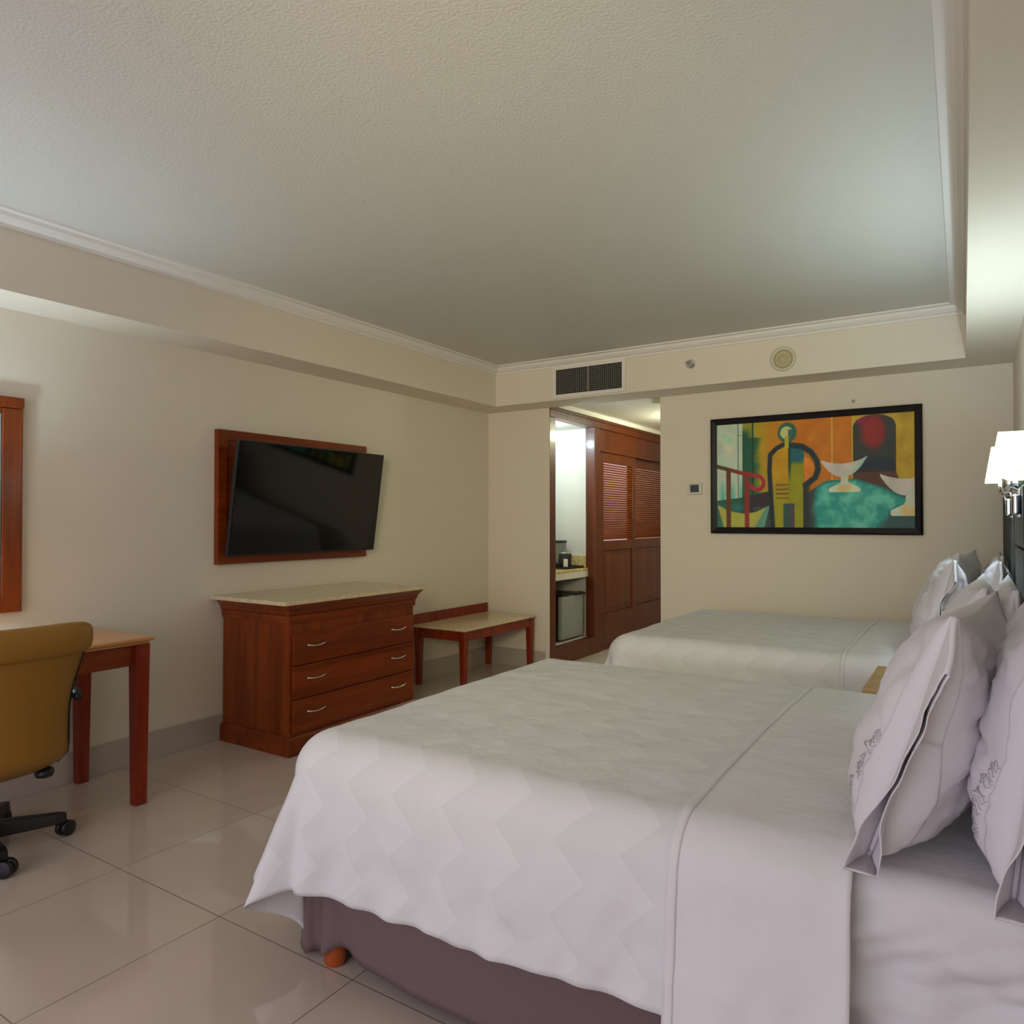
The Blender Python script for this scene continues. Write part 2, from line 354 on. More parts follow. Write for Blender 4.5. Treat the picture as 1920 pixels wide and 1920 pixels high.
m = M().lathe([(.036, .872), (.05, .89), (.052, .93), (.04, .965), (.03, .98)], (-3.55, 6.262, 0), 20); c = m.build('carafe', mat('carafe_glass', (60, 62, 60), .08), t, smooth=True)
M().tube([(-3.55, 6.218, .965), (-3.55, 6.19, .955), (-3.55, 6.188, .91), (-3.55, 6.21, .895)], .006).build('carafe_handle', BLACKP, t, smooth=True)
t = thing('ice_bucket', 'black leatherette ice bucket with a white card in front', 'ice bucket', (-3.345, 6.13, .8385))
m = M().lathe([(.052, .8385), (.06, .842), (.064, .965), (.061, .972)], (-3.345, 6.13, 0), 26); m.build('bucket_body', mat('black_leatherette', (24, 24, 30), .35, bump=.3, bscale=90), t, smooth=True, bevel=.002)
M().lathe([(.061, .973), (.06, .981), (.03, .987), (.008, .988), (.008, 1.0), (.012, 1.008), (.004, 1.012)], (-3.345, 6.13, 0), 26).build('lid', STEEL, t, smooth=True)
m = M().add([(-3.318, 6.056, .852), (-3.285, 6.08, .852), (-3.287, 6.082, .925), (-3.320, 6.058, .925)], [(0, 1, 2, 3)]); m.build('card', mat('white_card', (232, 226, 216), .7), t, solid=.002)
t = thing('coffee_cup', 'white cup at the left end of the black tray', 'cup', (-3.45, 6.06, .8385))
M().lathe([(.022, .839), (.026, .842), (.036, .91), (.034, .912), (.024, .846)], (-3.45, 6.06, 0), 20).build('cup_body', WHITE, t, smooth=True)
M().tube([(-3.45, 6.028, .90), (-3.45, 6.008, .892), (-3.45, 6.008, .87), (-3.45, 6.032, .858)], .004).build('handle', WHITE, t, smooth=True)
t = thing('recessed_downlight', 'small bright recessed downlight in the top of the wet bar niche', 'ceiling light', (-3.45, 5.78, 2.2))
M().lathe([(.055, 2.199), (.055, 2.19), (.043, 2.186), (.043, 2.199)], (-3.45, 5.78, 0), 24).build('rim', CHROME, t, smooth=True)
M().lathe([(.04, 2.198), (.04, 2.188), (.01, 2.184)], (-3.45, 5.78, 0), 24).build('diffuser', BULB, t)
t = thing('smoke_detector', 'ivory dome smoke detector on the hallway ceiling by the wall corner', 'smoke detector', (-2.27, 5.80, HZ))
M().lathe([(.075, HZ-.001), (.075, HZ-.02), (.055, HZ-.04), (.02, HZ-.045)], (-2.27, 5.80, 0), 28).build('dome', IVORY, t, smooth=True)
t = thing('hall_downlight', 'warm recessed light in the hallway ceiling in front of the closet doors', 'ceiling light', (-2.36, 6.9, HZ))
M().lathe([(.075, HZ-.001), (.075, HZ-.012), (.06, HZ-.014), (.06, HZ-.001)], (-2.36, 6.9, 0), 28).build('rim', TRIMP, t, smooth=True)
M().lathe([(.055, HZ-.002), (.055, HZ-.01), (.01, HZ-.012)], (-2.36, 6.9, 0), 28).build('diffuser', BULB, t)

# ------------------------------------------------------------------ soffit fittings, thermostat
t = thing('air_vent', 'rectangular air conditioning grille with a fine grid on the soffit', 'vent', (-2.58, CYb, 2.3))
x0, x1, z0, z1 = -2.875, -2.295, 2.312, 2.512; y = CYb
B(x0, x1, y-.004, y-.001, z0, z1).build('duct_back', DARK, t)
m = M()
for a in ((x0-.03, x0, z0-.03, z1+.03), (x1, x1+.03, z0-.03, z1+.03), (x0, x1, z0-.03, z0), (x0, x1, z1, z1+.03)): m.box(a[0], a[1], y-.012, y-.0005, a[2], a[3])
m.build('frame', TRIMP, t, bevel=.002)
m = M(); nx, nz = 34, 12
for i in range(1, nx): xx = x0+(x1-x0)*i/nx; w = .0012 if i != nx//2 else .006; m.box(xx-w, xx+w, y-.010, y-.005, z0, z1)
for j in range(1, nz): zz = z0+(z1-z0)*j/nz; m.box(x0, x1, y-.0095, y-.0055, zz-.0011, zz+.0011)
m.build('grid', VENT, t)
t = thing('sprinkler_head', 'small chrome sidewall sprinkler on the soffit right of the grille', 'sprinkler', (-1.754, CYb, 2.42))
M().lathe([(.034, CYb-.0005), (.034, CYb-.006), (.016, CYb-.012), (.012, CYb-.03)], (-1.754, 0, 2.431), 24, 'y').build('escutcheon', CHROME, t, smooth=True)
m = M().lathe([(.005, CYb-.03), (.005, CYb-.05)], (-1.754, 0, 2.431), 12, 'y'); m.box(-1.774, -1.734, CYb-.054, CYb-.05, 2.424, 2.444); m.build('deflector', STEEL, t)
t = thing('ceiling_speaker', 'round ivory speaker grille mounted on the soffit above the painting', 'speaker', (-1.107, CYb, 2.39))
M().lathe([(.084, CYb-.0005), (.084, CYb-.010), (.074, CYb-.016), (.062, CYb-.010), (.060, CYb-.006)], (-1.107, 0, 2.39), 40, 'y').build('rim', IVORY, t, smooth=True)
M().lathe([(.061, CYb-.006), (.055, CYb-.014), (.04, CYb-.016), (.034, CYb-.010), (.028, CYb-.020), (.008, CYb-.024)], (-1.107, 0, 2.39), 40, 'y').build('cone', mat('ivory_cone', (186, 176, 134), .5), t, smooth=True)
t = thing('thermostat', 'small white thermostat with dark display left of the painting', 'thermostat', (-1.828, BY, 1.5))
B(-1.884, -1.772, BY-.022, BY-.0005, 1.49, 1.58).build('case', WHITE, t, bevel=.01, seg=3)
B(-1.862, -1.794, BY-.025, BY-.021, 1.508, 1.566).build('display', LCD, t, bevel=.002)
tag(M().lathe([(.012, BY-.0005), (.012, BY-.006), (.004, BY-.02)], (-.714, 0, 2.112), 12, 'y').build('wall_hook', mat('pale_metal', (190, 182, 166), .4), org=(-.714, BY, 2.11)), 'tiny pale hook in the wall just above the painting', 'hook')

# ------------------------------------------------------------------ painting
def sm(a, b, x):
    t = min(1, max(0, (x-a)/(b-a))) if b != a else float(x > a); return t*t*(3-2*t)
def lerp(a, b, t): return tuple(a[i]+(b[i]-a[i])*t for i in range(3))
def seg(px, py, ax, ay, bx, by):
    dx, dy = bx-ax, by-ay; t = max(0, min(1, ((px-ax)*dx+(py-ay)*dy)/(dx*dx+dy*dy))); return math.hypot(px-ax-t*dx, py-ay-t*dy)
def poly_d(x, y, pts): return min(seg(x, y, *pts[i], *pts[i+1]) for i in range(len(pts)-1))
def inside(x, y, P):
    c = False; j = len(P)-1
    for i in range(len(P)):
        if (P[i][1] > y) != (P[j][1] > y) and x < (P[j][0]-P[i][0])*(y-P[i][1])/(P[j][1]-P[i][1])+P[i][0]: c = not c
        j = i
    return c
def inter(P, x):
    for i in range(len(P)-1):
        if P[i][0] <= x <= P[i+1][0]: return P[i][1]+(P[i+1][1]-P[i][1])*(x-P[i][0])/(P[i+1][0]-P[i][0])
    return P[0][1] if x < P[0][0] else P[-1][1]
def paint(t, v):
    # canvas measured as 2790 x 1500 painter's units; X grows right, Y down
    X = t*2784+89; Y = v*1500+300
    N = noise.noise((X/190, Y/190, 3))*.55+noise.noise((X/60, Y/60, 7))*.16
    c = lerp((172, 116, 14), (170, 98, 12), sm(950, 1350, X)); c = lerp(c, (160, 132, 28), sm(.1, .7, N)*.6)
    c = lerp((150, 134, 26), c, sm(640, 900, X+N*120))
    if Y > 980 and X < 900: c = lerp(c, (150, 130, 20), .6)
    c = lerp(c, (176, 104, 22), sm(1400, 1700, X)*(1-sm(1950, 2000, X))*.6)
    if abs(X-1715) < 9: c = (182, 140, 50)
    if X > 1990: c = (166, 150, 42) if X < 2044 else lerp((154, 124, 28), (168, 140, 44), N+.5)
    # left window and green pillar
    g = lerp((34, 88, 64), (24, 70, 52), N+.5); g = lerp((128, 130, 40), g, sm(340, 480, Y)); 
    c = lerp(g, c, sm(600, 740, X+N*110+ (90 if Y < 520 else 0)))
    if X < 450:
        c = lerp((168, 182, 160), (196, 188, 162), max(0, 1-math.hypot((X-270)/90, (Y-620)/190))); c = lerp(c, (96, 160, 132), sm(.05, .5, N)*.5)
        c = lerp(c, (70, 150, 130), sm(1050, 1350, Y)*(.5+.5*math.sin(X/22))*.8)
        if abs(X-393) < 5: c = lerp(c, (60, 90, 70), .8)
        if abs(Y-470) < 5 and 380 < X: c = (60, 90, 70)
    if abs(X-597) < 10: c = (16, 62, 40)
    # dark ground
    if X < 900:
        yb = inter([(80, 1410), (430, 1370), (620, 1330), (850, 1280)], X)
        if Y > yb: c = lerp((38, 84, 66), (46, 38, 42), sm(350, 640, X)); c = lerp(c, (46, 120, 120), max(0, 1-math.hypot((X-400)/130, (Y-1510)/80))*.8)
    # bowl lower left
    if inside(X, Y, [(100, 1470), (200, 1530), (330, 1575), (480, 1600), (640, 1580), (840, 1480), (760, 1800), (190, 1800)]):
        c = lerp((158, 150, 70), (150, 158, 64), N+.5)
        if X > 800-(Y-1480)*.55: c = (84, 134, 116)
    elif Y > 1480 and X < 200: c = (52, 100, 88)
    elif Y > 1500 and 600 < X < 900: c = (50, 64, 58)
    # arch
    ax, aw = 2309, 298
    top = 225+150*(1-math.sqrt(max(0, 1-((X-ax)/aw)**2)))+82
    if abs(X-ax) < aw and Y > top:
        c = lerp((44, 50, 48), (24, 38, 54), sm(800, 1000, Y)); r = math.hypot((X-2290)/230, (Y-530)/290)+N*.25
        c = lerp((124, 34, 32), c, sm(.45, 1.05, r)); c = lerp((124, 26, 60), c, sm(.2, .9, math.hypot((X-2130)/130, (Y-370)/130)))
        c = lerp(c, (66, 40, 34), sm(980, 1120, Y))
        if abs(X-ax) > aw-14: c = (60, 52, 28)
    # table
    yt = inter([(1400, 1300), (1500, 1230), (1630, 1160), (2040, 1140), (2400, 1250), (2790, 1420)], X)
    if X > 2030 and Y > 1060 and Y < yt and X < 2607+(Y-1060)*.4: c = (76, 48, 36)
    if X > 1320 and Y > yt:
        c = lerp((34, 130, 120), (86, 166, 146), sm(.0, .5, N+.35*(1-abs(X-2100)/800))); c = lerp((24, 100, 92), c, sm(0, 60, Y-yt))
        c = lerp((50, 60, 60), c, sm(1400, 1530, X+N*50)); c = lerp(c, (46, 78, 78), sm(0, 160, (X-2560)+(Y-1480)*.9)*sm(1450, 1600, Y)); 
        if X > 2500: c = lerp(c, (48, 74, 74), sm(1540, 1660, Y))
    # compotes
    def bowl(ox, oy, s, c):
        x = (X-ox)/s; y = (Y-oy)/s
        if -330 < x < 330:
            yt_ = 75*(1-(x/330)**2)-20*(x/330)-20; ybm = 250*(1-abs((x+10)/335)**2.2)-20*(x/330)-20
            if yt_ < y < ybm: return lerp((178, 172, 160), (112, 172, 150), sm(120, 330, x+(y-60)*.8))
        if abs(x) < 52 and 180 < y < 345: return (176, 180, 160)
        if 300 < y < 440:
            hw = 60+160*sm(300, 400, y)
            if y > 420: hw *= 1-.1*(y-420)/20
            if abs(x) < hw: return lerp((190, 168, 110), (182, 192, 168), sm(60, 130, math.hypot(x, y-360)))
        return c
    c = bowl(1890, 880, 1, c); c = bowl(2800, 1090, 1.25, c)
    # figure
    body = [(1000, 650), (1040, 560), (1120, 560), (1150, 640), (1320, 700), (1310, 1800), (905, 1800), (890, 1500), (865, 900), (850, 800), (930, 700)]
    if inside(X, Y, body):
        if X < 1100: c = lerp((170, 128, 14), (140, 132, 16), sm(1050, 1400, Y))
        else: c = lerp((30, 88, 92), (128, 128, 14), sm(860, 940, Y)); 
        if 1100 <= X < 1140: c = lerp((30, 62, 40), c, sm(900, 1200, Y))
        if Y > 1460 and 1030 < X < 1185: c = lerp((44, 74, 62), (74, 60, 66), sm(1090, 1160, X))
        for yy in (1200, 1262, 1325, 1388):
            if abs(Y-yy) < 11 and 925 < X < 1105: c = lerp((100, 66, 10), c, .2)
    d = poly_d(X, Y, [(1030, 640), (930, 690), (845, 775), (835, 1000), (855, 1400), (880, 1800)])
    c = lerp((28, 38, 42), c, sm(22, 42, d))
    if X > 1310:
        if inside(X, Y, [(1320, 820), (1400, 850), (1460, 960), (1440, 1100), (1330, 1180)]): c = (196, 116, 26)
    d = poly_d(X, Y, [(1150, 655), (1300, 680), (1420, 760), (1500, 880), (1520, 1000), (1480, 1110), (1340, 1210)])
    c = lerp((22, 44, 46), c, sm(26, 52, d))
    if X > 1310 and Y > 1180: c = lerp((40, 42, 40), c, sm(40, 130, X-1310))
    h = math.hypot(X-1085, (Y-475)*.95)
    if h < 150: c = lerp(lerp((168, 172, 112), (40, 84, 76), sm(78, 98, math.hypot(X-1075, Y-475))), c, sm(118, 148, h))
    if h < 84 and X > 1100 and Y > 430: c = lerp((40, 84, 76), c, .1)
    if 1050 < X < 1105 and 520 < Y < 700: c = (160, 150, 40)
    # railing
    rc = lerp((76, 60, 42), (138, 42, 38), sm(150, 520, X))
    if poly_d(X, Y, [(80, 905), (420, 1010), (690, 1070)]) < 28: c = rc
    if abs(X-255) < 32 and Y > 950: c = (92, 54, 28)
    if abs(X-517) < 32 and Y > 1030: c = (124, 42, 32)
    arc = [(660+95*math.cos(a), 1165-95*math.sin(a)) for a in [PI*.55-i*PI*1.45/12 for i in range(13)]]
    if poly_d(X, Y, arc) < 27: c = (150, 40, 48)
    k = 1+N*.12
    return tuple(max(0, min(255, q*k)) for q in c)
t = thing('framed_painting', 'large abstract painting of a standing figure and white bowls in a black frame', 'painting', (-1.0, BY, 1.19))
x0, x1, z0, z1 = -1.700, -.300, 1.194, 2.056; fw = .047
m = M()
for side in range(4):
    o_ = [(x0, z0), (x1, z0), (x1, z1), (x0, z1)]; i_ = [(x0+fw, z0+fw), (x1-fw, z0+fw), (x1-fw, z1-fw), (x0+fw, z1-fw)]
    a, b = side, (side+1) % 4; vs = []
    for P_, yy in ((o_, BY-.001), (o_, BY-.030), (None, BY-.036), (i_, BY-.022), (i_, BY-.001)):
        for k in (a, b):
            q = P_[k] if P_ else ((o_[k][0]*.7+i_[k][0]*.3), (o_[k][1]*.7+i_[k][1]*.3)); vs.append((q[0], yy, q[1]))
    m.add(vs, [(0, 1, 3, 2), (2, 3, 5, 4), (4, 5, 7, 6), (6, 7, 9, 8)])
m.build('frame', FRAMEB, t)
m = M(); NU, NV = 340, 210; cx0, cx1, cz0, cz1 = x0+fw-.003, x1-fw+.003, z0+fw-.003, z1-fw+.003; colr = []
def cv(u, v):
    tt = u*197/(224-u*27); colr.append(tuple(q*1.55 for q in lin(paint(tt, 1-v)))); return (cx0+(cx1-cx0)*u, BY-.020, cz0+(cz1-cz0)*v)
m.grid(NU, NV, cv); m.col = colr
pm_ = mat('oil_paint', (128, 128, 128), .5, spec=.3, bump=.15, bscale=90); nt = pm_.node_tree; at = nt.nodes.new('ShaderNodeAttribute'); at.attribute_name = 'paint'
nt.links.new(at.outputs['Color'], nt.nodes['Principled BSDF'].inputs['Base Color'])
m.build('canvas', pm_, t, solid=.012)

# ------------------------------------------------------------------ television on its panel
t = thing('tv_back_panel', 'flat cherry wood panel fixed to the left wall behind the television', 'wall panel', (LX, 3.22, 1.03))
m = B(LX+.0005, LX+.028, 2.615, 3.833, 1.032, 1.827); m.build('board', CHERRYY, t, bevel=.003)
m = B(LX+.0285, LX+.040, 2.615, 2.675, 1.032, 1.827); m.box(LX+.0285, LX+.040, 3.773, 3.833, 1.032, 1.827); m.box(LX+.0285, LX+.040, 2.675, 3.773, 1.767, 1.827); m.box(LX+.0285, LX+.040, 2.675, 3.773, 1.032, 1.092)
m.build('border', CHERRYY, t, bevel=.002)
t = thing('television', 'black flat screen television tilted down from the wooden wall panel', 'television', (LX+.15, 3.235, 1.42))
a = math.atan2(.10, .67); hy, hz = .604, .342
def tvb(x0_, x1_, y_, z0_, z1_, name, mt, bev=.003, seg_=2):
    m = B(x0_, x1_, -y_, y_, z0_, z1_)
    m.v = [(LX+.145+p[0]*math.cos(a)+p[2]*math.sin(a), 3.235+p[1], 1.420-p[0]*math.sin(a)+p[2]*math.cos(a)) for p in m.v]; return m.build(name, mt, t, bevel=bev, seg=seg_)
tvb(-.018, .012, hy, -hz, hz, 'casing', BLACKP, .004); tvb(.0125, .0145, hy-.008, -hz+.014, hz-.008, 'screen', BLACKG, .0005)
tvb(-.045, -.018, .35, -.25, .18, 'rear_housing', BLACKP, .01)
m = B(LX+.041, LX+.10, 3.12, 3.35, 1.33, 1.50); m.build('wall_bracket', BLACKP, t, bevel=.004)

# ------------------------------------------------------------------ mirror
t = thing('wall_mirror', 'tall wood framed mirror on the left wall above the desk', 'mirror', (LX, 1.1, .868))
y0, y1, z0, z1 = .55, 1.594, .868, 1.859
m = B(LX+.0005, LX+.030, y1-.085, y1-.0003, z0, z1-.052); m.box(LX+.0005, LX+.030, y0, y0+.085, z0, z1-.052)
m.box(LX+.0005, LX+.034, y0-.003, y1+.003, z1-.05, z1); m.box(LX+.0005, LX+.030, y0+.085, y1-.085, z0, z0+.075); m.box(LX+.0005, LX+.026, y0+.085, y1-.085, z1-.075, z1-.05)
m.build('frame', CHERRY, t, bevel=.004)
B(LX+.004, LX+.012, y0+.084, y1-.084, z0+.074, z1-.074).build('mirror_glass', MIRROR, t)
m = M()
for a_ in ((y1-.093, y1-.086, z0+.076, z1-.076), (y0+.086, y0+.093, z0+.076, z1-.076)): m.box(LX+.012, LX+.024, *a_)
m.box(LX+.012, LX+.024, y0+.093, y1-.093, z1-.083, z1-.076); m.box(LX+.012, LX+.024, y0+.093, y1-.093, z0+.076, z0+.083)
m.build('inner_bead', STEEL, t, bevel=.002)

# ------------------------------------------------------------------ desk
t = thing('writing_desk', 'cherry wood writing desk with tapered square legs below the mirror', 'desk', (-3.47, 1.2, 0))
dx0, dx1, dy0, dy1 = LX+.004, -3.178, .45, 1.905
m = B(dx0, dx1, dy0, dy1, .742, .758); m.box(dx0, dx1-.014, dy0+.014, dy1-.014, .728, .7425); m.build('desktop', CHERRY_LIT, t, bevel=.005)
m = B(dx0+.03, dx1-.045, dy1-.062, dy1-.038, .632, .728); m.box(dx0+.03, dx1-.045, dy0+.038, dy0+.062, .632, .728); m.box(dx1-.062, dx1-.042, dy0+.05, dy1-.05, .632, .728)
m.build('apron', CHERRYY, t, bevel=.002)
for lx, ly in ((-3.222, 1.858), (-3.725, 1.858), (-3.222, .50), (-3.725, .50)):
    sx = .009 if lx < -3.5 else -.0; M().taper((lx-.0, ly), .052 if lx > -3.5 else .05, 0.0, (lx, ly), .066, .728).build('leg', REDW, t, bevel=.003)
t = thing('desk_lamp', 'white shaded table lamp standing on the desk', 'lamp', (-3.52, 1.02, .758))
M().lathe([(.08, .7585), (.08, .77), (.02, .785), (.016, .9), (.03, .98), (.016, 1.05), (.01, 1.2)], (-3.52, 1.02, 0), 28).build('base', CHROME, t, smooth=True)
m = M(); m.grid(32, 4, lambda u, v: (-3.52+(.13-.03*v)*math.cos(2*PI*u), 1.02+(.13-.03*v)*math.sin(2*PI*u), 1.18+.2*v)); m.build('lamp_shade', SHADE, t, smooth=True, solid=.002)

# ------------------------------------------------------------------ office chair
CCX, CCY = -3.262, 1.236
t = thing('office_chair', 'olive tan leather office chair on black five star base at the desk', 'office chair', (CCX, CCY, 0))
def bx(s): # back centre line: s 0 bottom .. 1 top -> (x, z, halfwidth)
    z = .335+.510*s
    x = CCX+.30+.05*math.sin(PI*min(1, s*1.15))*(-.4)+.07*s
    if s < .15: x -= .10*((.15-s)/.15)**2; z -= .012*((.15-s)/.15)
    hw = .209-.010*math.sin(PI*s*.9)+.030*sm(.45, 1, s)
    if s < .14: hw *= 1-.12*((.14-s)/.14)**2
    return x, z, hw
def bsurf(off, yo=0):
    def f(u, v):
        x, z, hw = bx(v); y = (2*u-1); e = 1-abs(y)**6
        curve = -.035*(y*y)                    # sides wrap forwards
        return (x+curve+off*(.25+.75*e), CCY+y*(hw+yo), z)
    return f
m = M(); m.grid(28, 34, bsurf(.028)); n1 = len(m.v); m.grid(28, 34, bsurf(-.030))
W_ = 35
for i in range(28): m.f += [(i*W_, (i+1)*W_, n1+(i+1)*W_, n1+i*W_), (i*W_+34, (i+1)*W_+34, n1+(i+1)*W_+34, n1+i*W_+34)]
for j in range(34): m.f += [(j, j+1, n1+j+1, n1+j), (28*W_+j, 28*W_+j+1, n1+28*W_+j+1, n1+28*W_+j)]
m.build('backrest', LEATH, t, smooth=True)
x, z, hw = bx(1)
m = M(); NS = 40
def roll(u, v):
    y = (2*u-1); r = (1-abs(y)**10)**.35 if abs(y) < 1 else 0; a_ = 2*PI*v
    ca, sa = math.cos(a_), math.sin(a_); k = 1/(abs(ca)**2.6+abs(sa)**2.6)**(1/2.6)
    return (x+.012-.035*y*y+.048*r*k*ca, CCY+y*(hw+.016), .842+.062*r*k*sa+.006*ca)
m.grid(NS, 28, roll); m.build('head_roll', LEATH, t, smooth=True)
for sgn in (1, -1):
    pts = []
    for i in range(15):
        s = .04+.94*i/14; X_, Z_, H_ = bx(s); pts.append((X_-.052, CCY+sgn*(H_+.006), Z_))
    M().tube(pts, .013, 8).build('side_rail', BLACKP, t, smooth=True)
    X_, Z_, H_ = bx(.5)
    pts = [(X_-.03, CCY+sgn*.235, .595), (X_-.08, CCY+sgn*.25, .605), (X_-.2, CCY+sgn*.255, .610), (X_-.34, CCY+sgn*.25, .600), (X_-.39, CCY+sgn*.25, .55), (X_-.36, CCY+sgn*.25, .46), (X_-.28, CCY+sgn*.235, .415)]
    M().tube(pts, [.014, .022, .022, .022, .018, .014, .014], 12).build('armrest', BLACKP, t, smooth=True)
m = M()
def seat(u, v):
    a_ = 2*PI*u; ca, sa = math.cos(a_), math.sin(a_); k = 1/(abs(ca)**5+abs(sa)**5)**.2; prof_ = [(0, .405), (.9, .405), (1, .42), (1.0, .455), (.93, .478), (.6, .487), (0, .49)]
    i = min(5, int(v*6)); f = v*6-i; r = prof_[i][0]+(prof_[i+1][0]-prof_[i][0])*f; z_ = prof_[i][1]+(prof_[i+1][1]-prof_[i][1])*f
    return (CCX+.02+.235*r*k*ca, CCY+.225*r*k*sa, z_)
m.grid(48, 12, seat); m.build('seat', LEATH, t, smooth=True)
M().lathe([(.03, .10), (.03, .22), (.018, .221), (.018, .36), (.07, .37), (.09, .404)], (CCX, CCY, 0), 20).build('gas_lift', BLACKP, t, smooth=True)
m = M().tube([(CCX+.05, CCY+.02, .375), (CCX+.15, CCY+.10, .36), (CCX+.205, CCY+.145, .325)], .006); m.lathe([(.008, .29), (.03, .298), (.034, .312), (.03, .326), (.01, .332)], (CCX+.208, CCY+.15, 0), 16); m.build('lever_knob', BLACKP, t, smooth=True)
m = M(); cast = []
m.lathe([(.05, .05), (.055, .06), (.05, .11), (.035, .125)], (CCX, CCY, 0), 20)
for k in range(5):
    an = math.radians(67+72*k); d = Vector((math.cos(an), math.sin(an), 0)); s_ = Vector((-d.y, d.x, 0)); C0 = Vector((CCX, CCY, 0)); vs = []
    for r_, w_, a0, a1 in ((.03, .030, .055, .120), (.16, .026, .056, .108), (.27, .023, .058, .100), (.300, .018, .060, .094)):
        for ww, zz in ((-w_, a0), (w_, a0), (w_*.8, a1), (-w_*.8, a1)): vs.append(C0+d*r_+s_*ww+Vector((0, 0, zz)))
    fs = [(0, 1, 2, 3), (15, 14, 13, 12)]
    for q in range(3):
        for w in range(4): fs.append((q*4+w, q*4+(w+1) % 4, q*4+4+(w+1) % 4, q*4+4+w))
    m.add(vs, fs); cast.append((an, C0+d*.285))
m.build('star_base', BLACKP, t, bevel=.005)
for an, p in cast:
    mm = M(); q = Vector((math.cos(an+.7), math.sin(an+.7), 0)); cen = p+q*.016
    for sd in (-.014, .014):
        ax_ = Vector((-q.y, q.x, 0)); c_ = cen+ax_*sd; c_.z = .031
        mm.tube([c_-ax_*.010, c_-ax_*.008, c_+ax_*.008, c_+ax_*.010], [.026, .031, .031, .026], 22)
    mm.tube([(p.x, p.y, .045), (p.x, p.y, .075)], .009); mm.build('caster', BLACKP, t, smooth=True)

# ------------------------------------------------------------------ dresser
t = thing('chest_of_drawers', 'cherry wood chest of three drawers with beige marble top under the television', 'dresser', (-3.47, 3.19, 0))
x0 = LX+.014; xf = -3.17; ya, yb = 2.672, 3.700
B(LX+.003, -3.112, 2.592, 3.778, .830, .853).build('marble_top', MARB, t, bevel=.004)
m = B(x0, xf, ya, yb, .10, .80); m.build('carcass', CHERRY, t, bevel=.002)
m = M()
def band(o0, o1, za, zb): # sloped band of a cornice round three sides
    vs = []
    for o_, zz in ((o0, za), (o1, zb)): vs += [(x0, ya-o_, zz), (xf+o_, ya-o_, zz), (xf+o_, yb+o_, zz), (x0, yb+o_, zz)]
    m.add(vs, [(0, 1, 5, 4), (1, 2, 6, 5), (2, 3, 7, 6), (0, 3, 2, 1), (4, 5, 6, 7), (0, 4, 7, 3)])
band(.009, .012, .722, .745); band(.012, .012, .745, .765); band(.012, .022, .765, .772); band(.018, .024, .772, .795); band(.024, .048, .795, .826); band(.050, .050, .826, .8298)
m.build('cornice', CHERRYY, t, bevel=.0015)
m = M(); band(.022, .022, 0, .088); band(.022, .008, .088, .104); m.build('plinth', CHERRYY, t, bevel=.002)
def pull(y, z, par):
    pts = [(xf+.018, y-.062, z), (xf+.036, y-.062, z-.001), (xf+.040, y-.03, z-.007), (xf+.041, y, z-.009), (xf+.040, y+.03, z-.007), (xf+.036, y+.062, z-.001), (xf+.018, y+.062, z)]
    mm = M().tube(pts, [.0045, .006, .0045, .004, .0045, .006, .0045], 10); return mm.build('pull_handle', CHROME, par, smooth=True)
for za, zb in ((.492, .664), (.306, .486), (.122, .300)):
    d = B(xf+.0005, xf+.018, ya+.014, yb-.010, za, zb).build('drawer', CHERRYY, t, bevel=.004)
    ORG[d.name] = ORG[t.name]; pull(2.835, (za+zb)/2+.02, d); pull(3.52, (za+zb)/2+.02, d)

# ------------------------------------------------------------------ luggage bench
t = thing('luggage_bench', 'low wooden luggage bench with marble seat and tapered legs by the back wall', 'bench', (-3.5, 4.9, 0))
bx0, bx1, by0, by1 = LX+.003, -3.238, 4.37, 5.405
B(bx0+.02, bx1, by0, by1, .452, .470).build('marble_seat', MARB, t, bevel=.003)
m = B(bx0+.03, bx1-.022, by0+.022, by0+.040, .375, .4515); m.box(bx0+.03, bx1-.022, by1-.04, by1-.022, .375, .4515); m.box(bx1-.038, bx1-.018, by0+.03, by1-.03, .375, .4515); m.box(bx0+.02, bx0+.04, by0+.03, by1-.03, .375, .4515)
m.build('apron', REDW, t, bevel=.002)
B(bx0, bx0+.02, by0, by1, .40, .548).build('back_board', REDW, t, bevel=.003)
for lx in (bx1-.038, bx0+.050):
    for ly in (by0+.038, by1-.038): M().taper((lx, ly), .036, 0, (lx, ly), .056, .4515).build('leg', REDW, t, bevel=.002)

# ------------------------------------------------------------------ headboards, nightstand, sconces
t = thing('channel_headboard', 'grey vertical channel headboard behind the far bed', 'headboard', (.16, 4.5, .3), )
B(.158, RX-.0005, 3.64, 5.36, .30, 1.46).build('backing', BLUEV, t, bevel=.004)
m = M(); n = 26
for i in range(n):
    a0 = 3.645+(5.355-3.645)*i/n; a1 = 3.645+(5.355-3.645)*(i+1)/n; pts = []
    for k in range(7):
        f = k/6; pts.append((.157-.028*math.sin(PI*f)**.6, a0+(a1-a0)*f))
    m.prism(pts, 'z', .31, 1.455)
m.build('channel_padding', CHAN, t)
def flat_head(y0, y1, label, grp=None, d=0.0):
    t = thing('padded_wall_panel', label, 'wall panel', (.16, (y0+y1)/2, .3), grp)
    B(.158+d*.6, RX-.0005, y0, y1, .3, 1.42).build('backing', BLUEV, t, bevel=.003)
    B(.128+d, .1575+d*.6, y0+.004, y1-.004, 1.19, 1.415).build('upper_pad', BLUEV, t, bevel=.012, seg=4)
    B(.128+d, .1575+d*.6, y0+.004, y1-.004, .31, 1.182).build('lower_pad', BLUEV, t, bevel=.012, seg=4)
flat_head(2.96, 3.632, 'smooth slate blue padded wall panel between the beds under the lamps')
flat_head(1.40, 2.952, 'smooth slate blue padded headboard panel behind the near bed', d=.03)
t = thing('nightstand', 'wooden nightstand between the two beds', 'nightstand', (-.1, 3.31, 0))
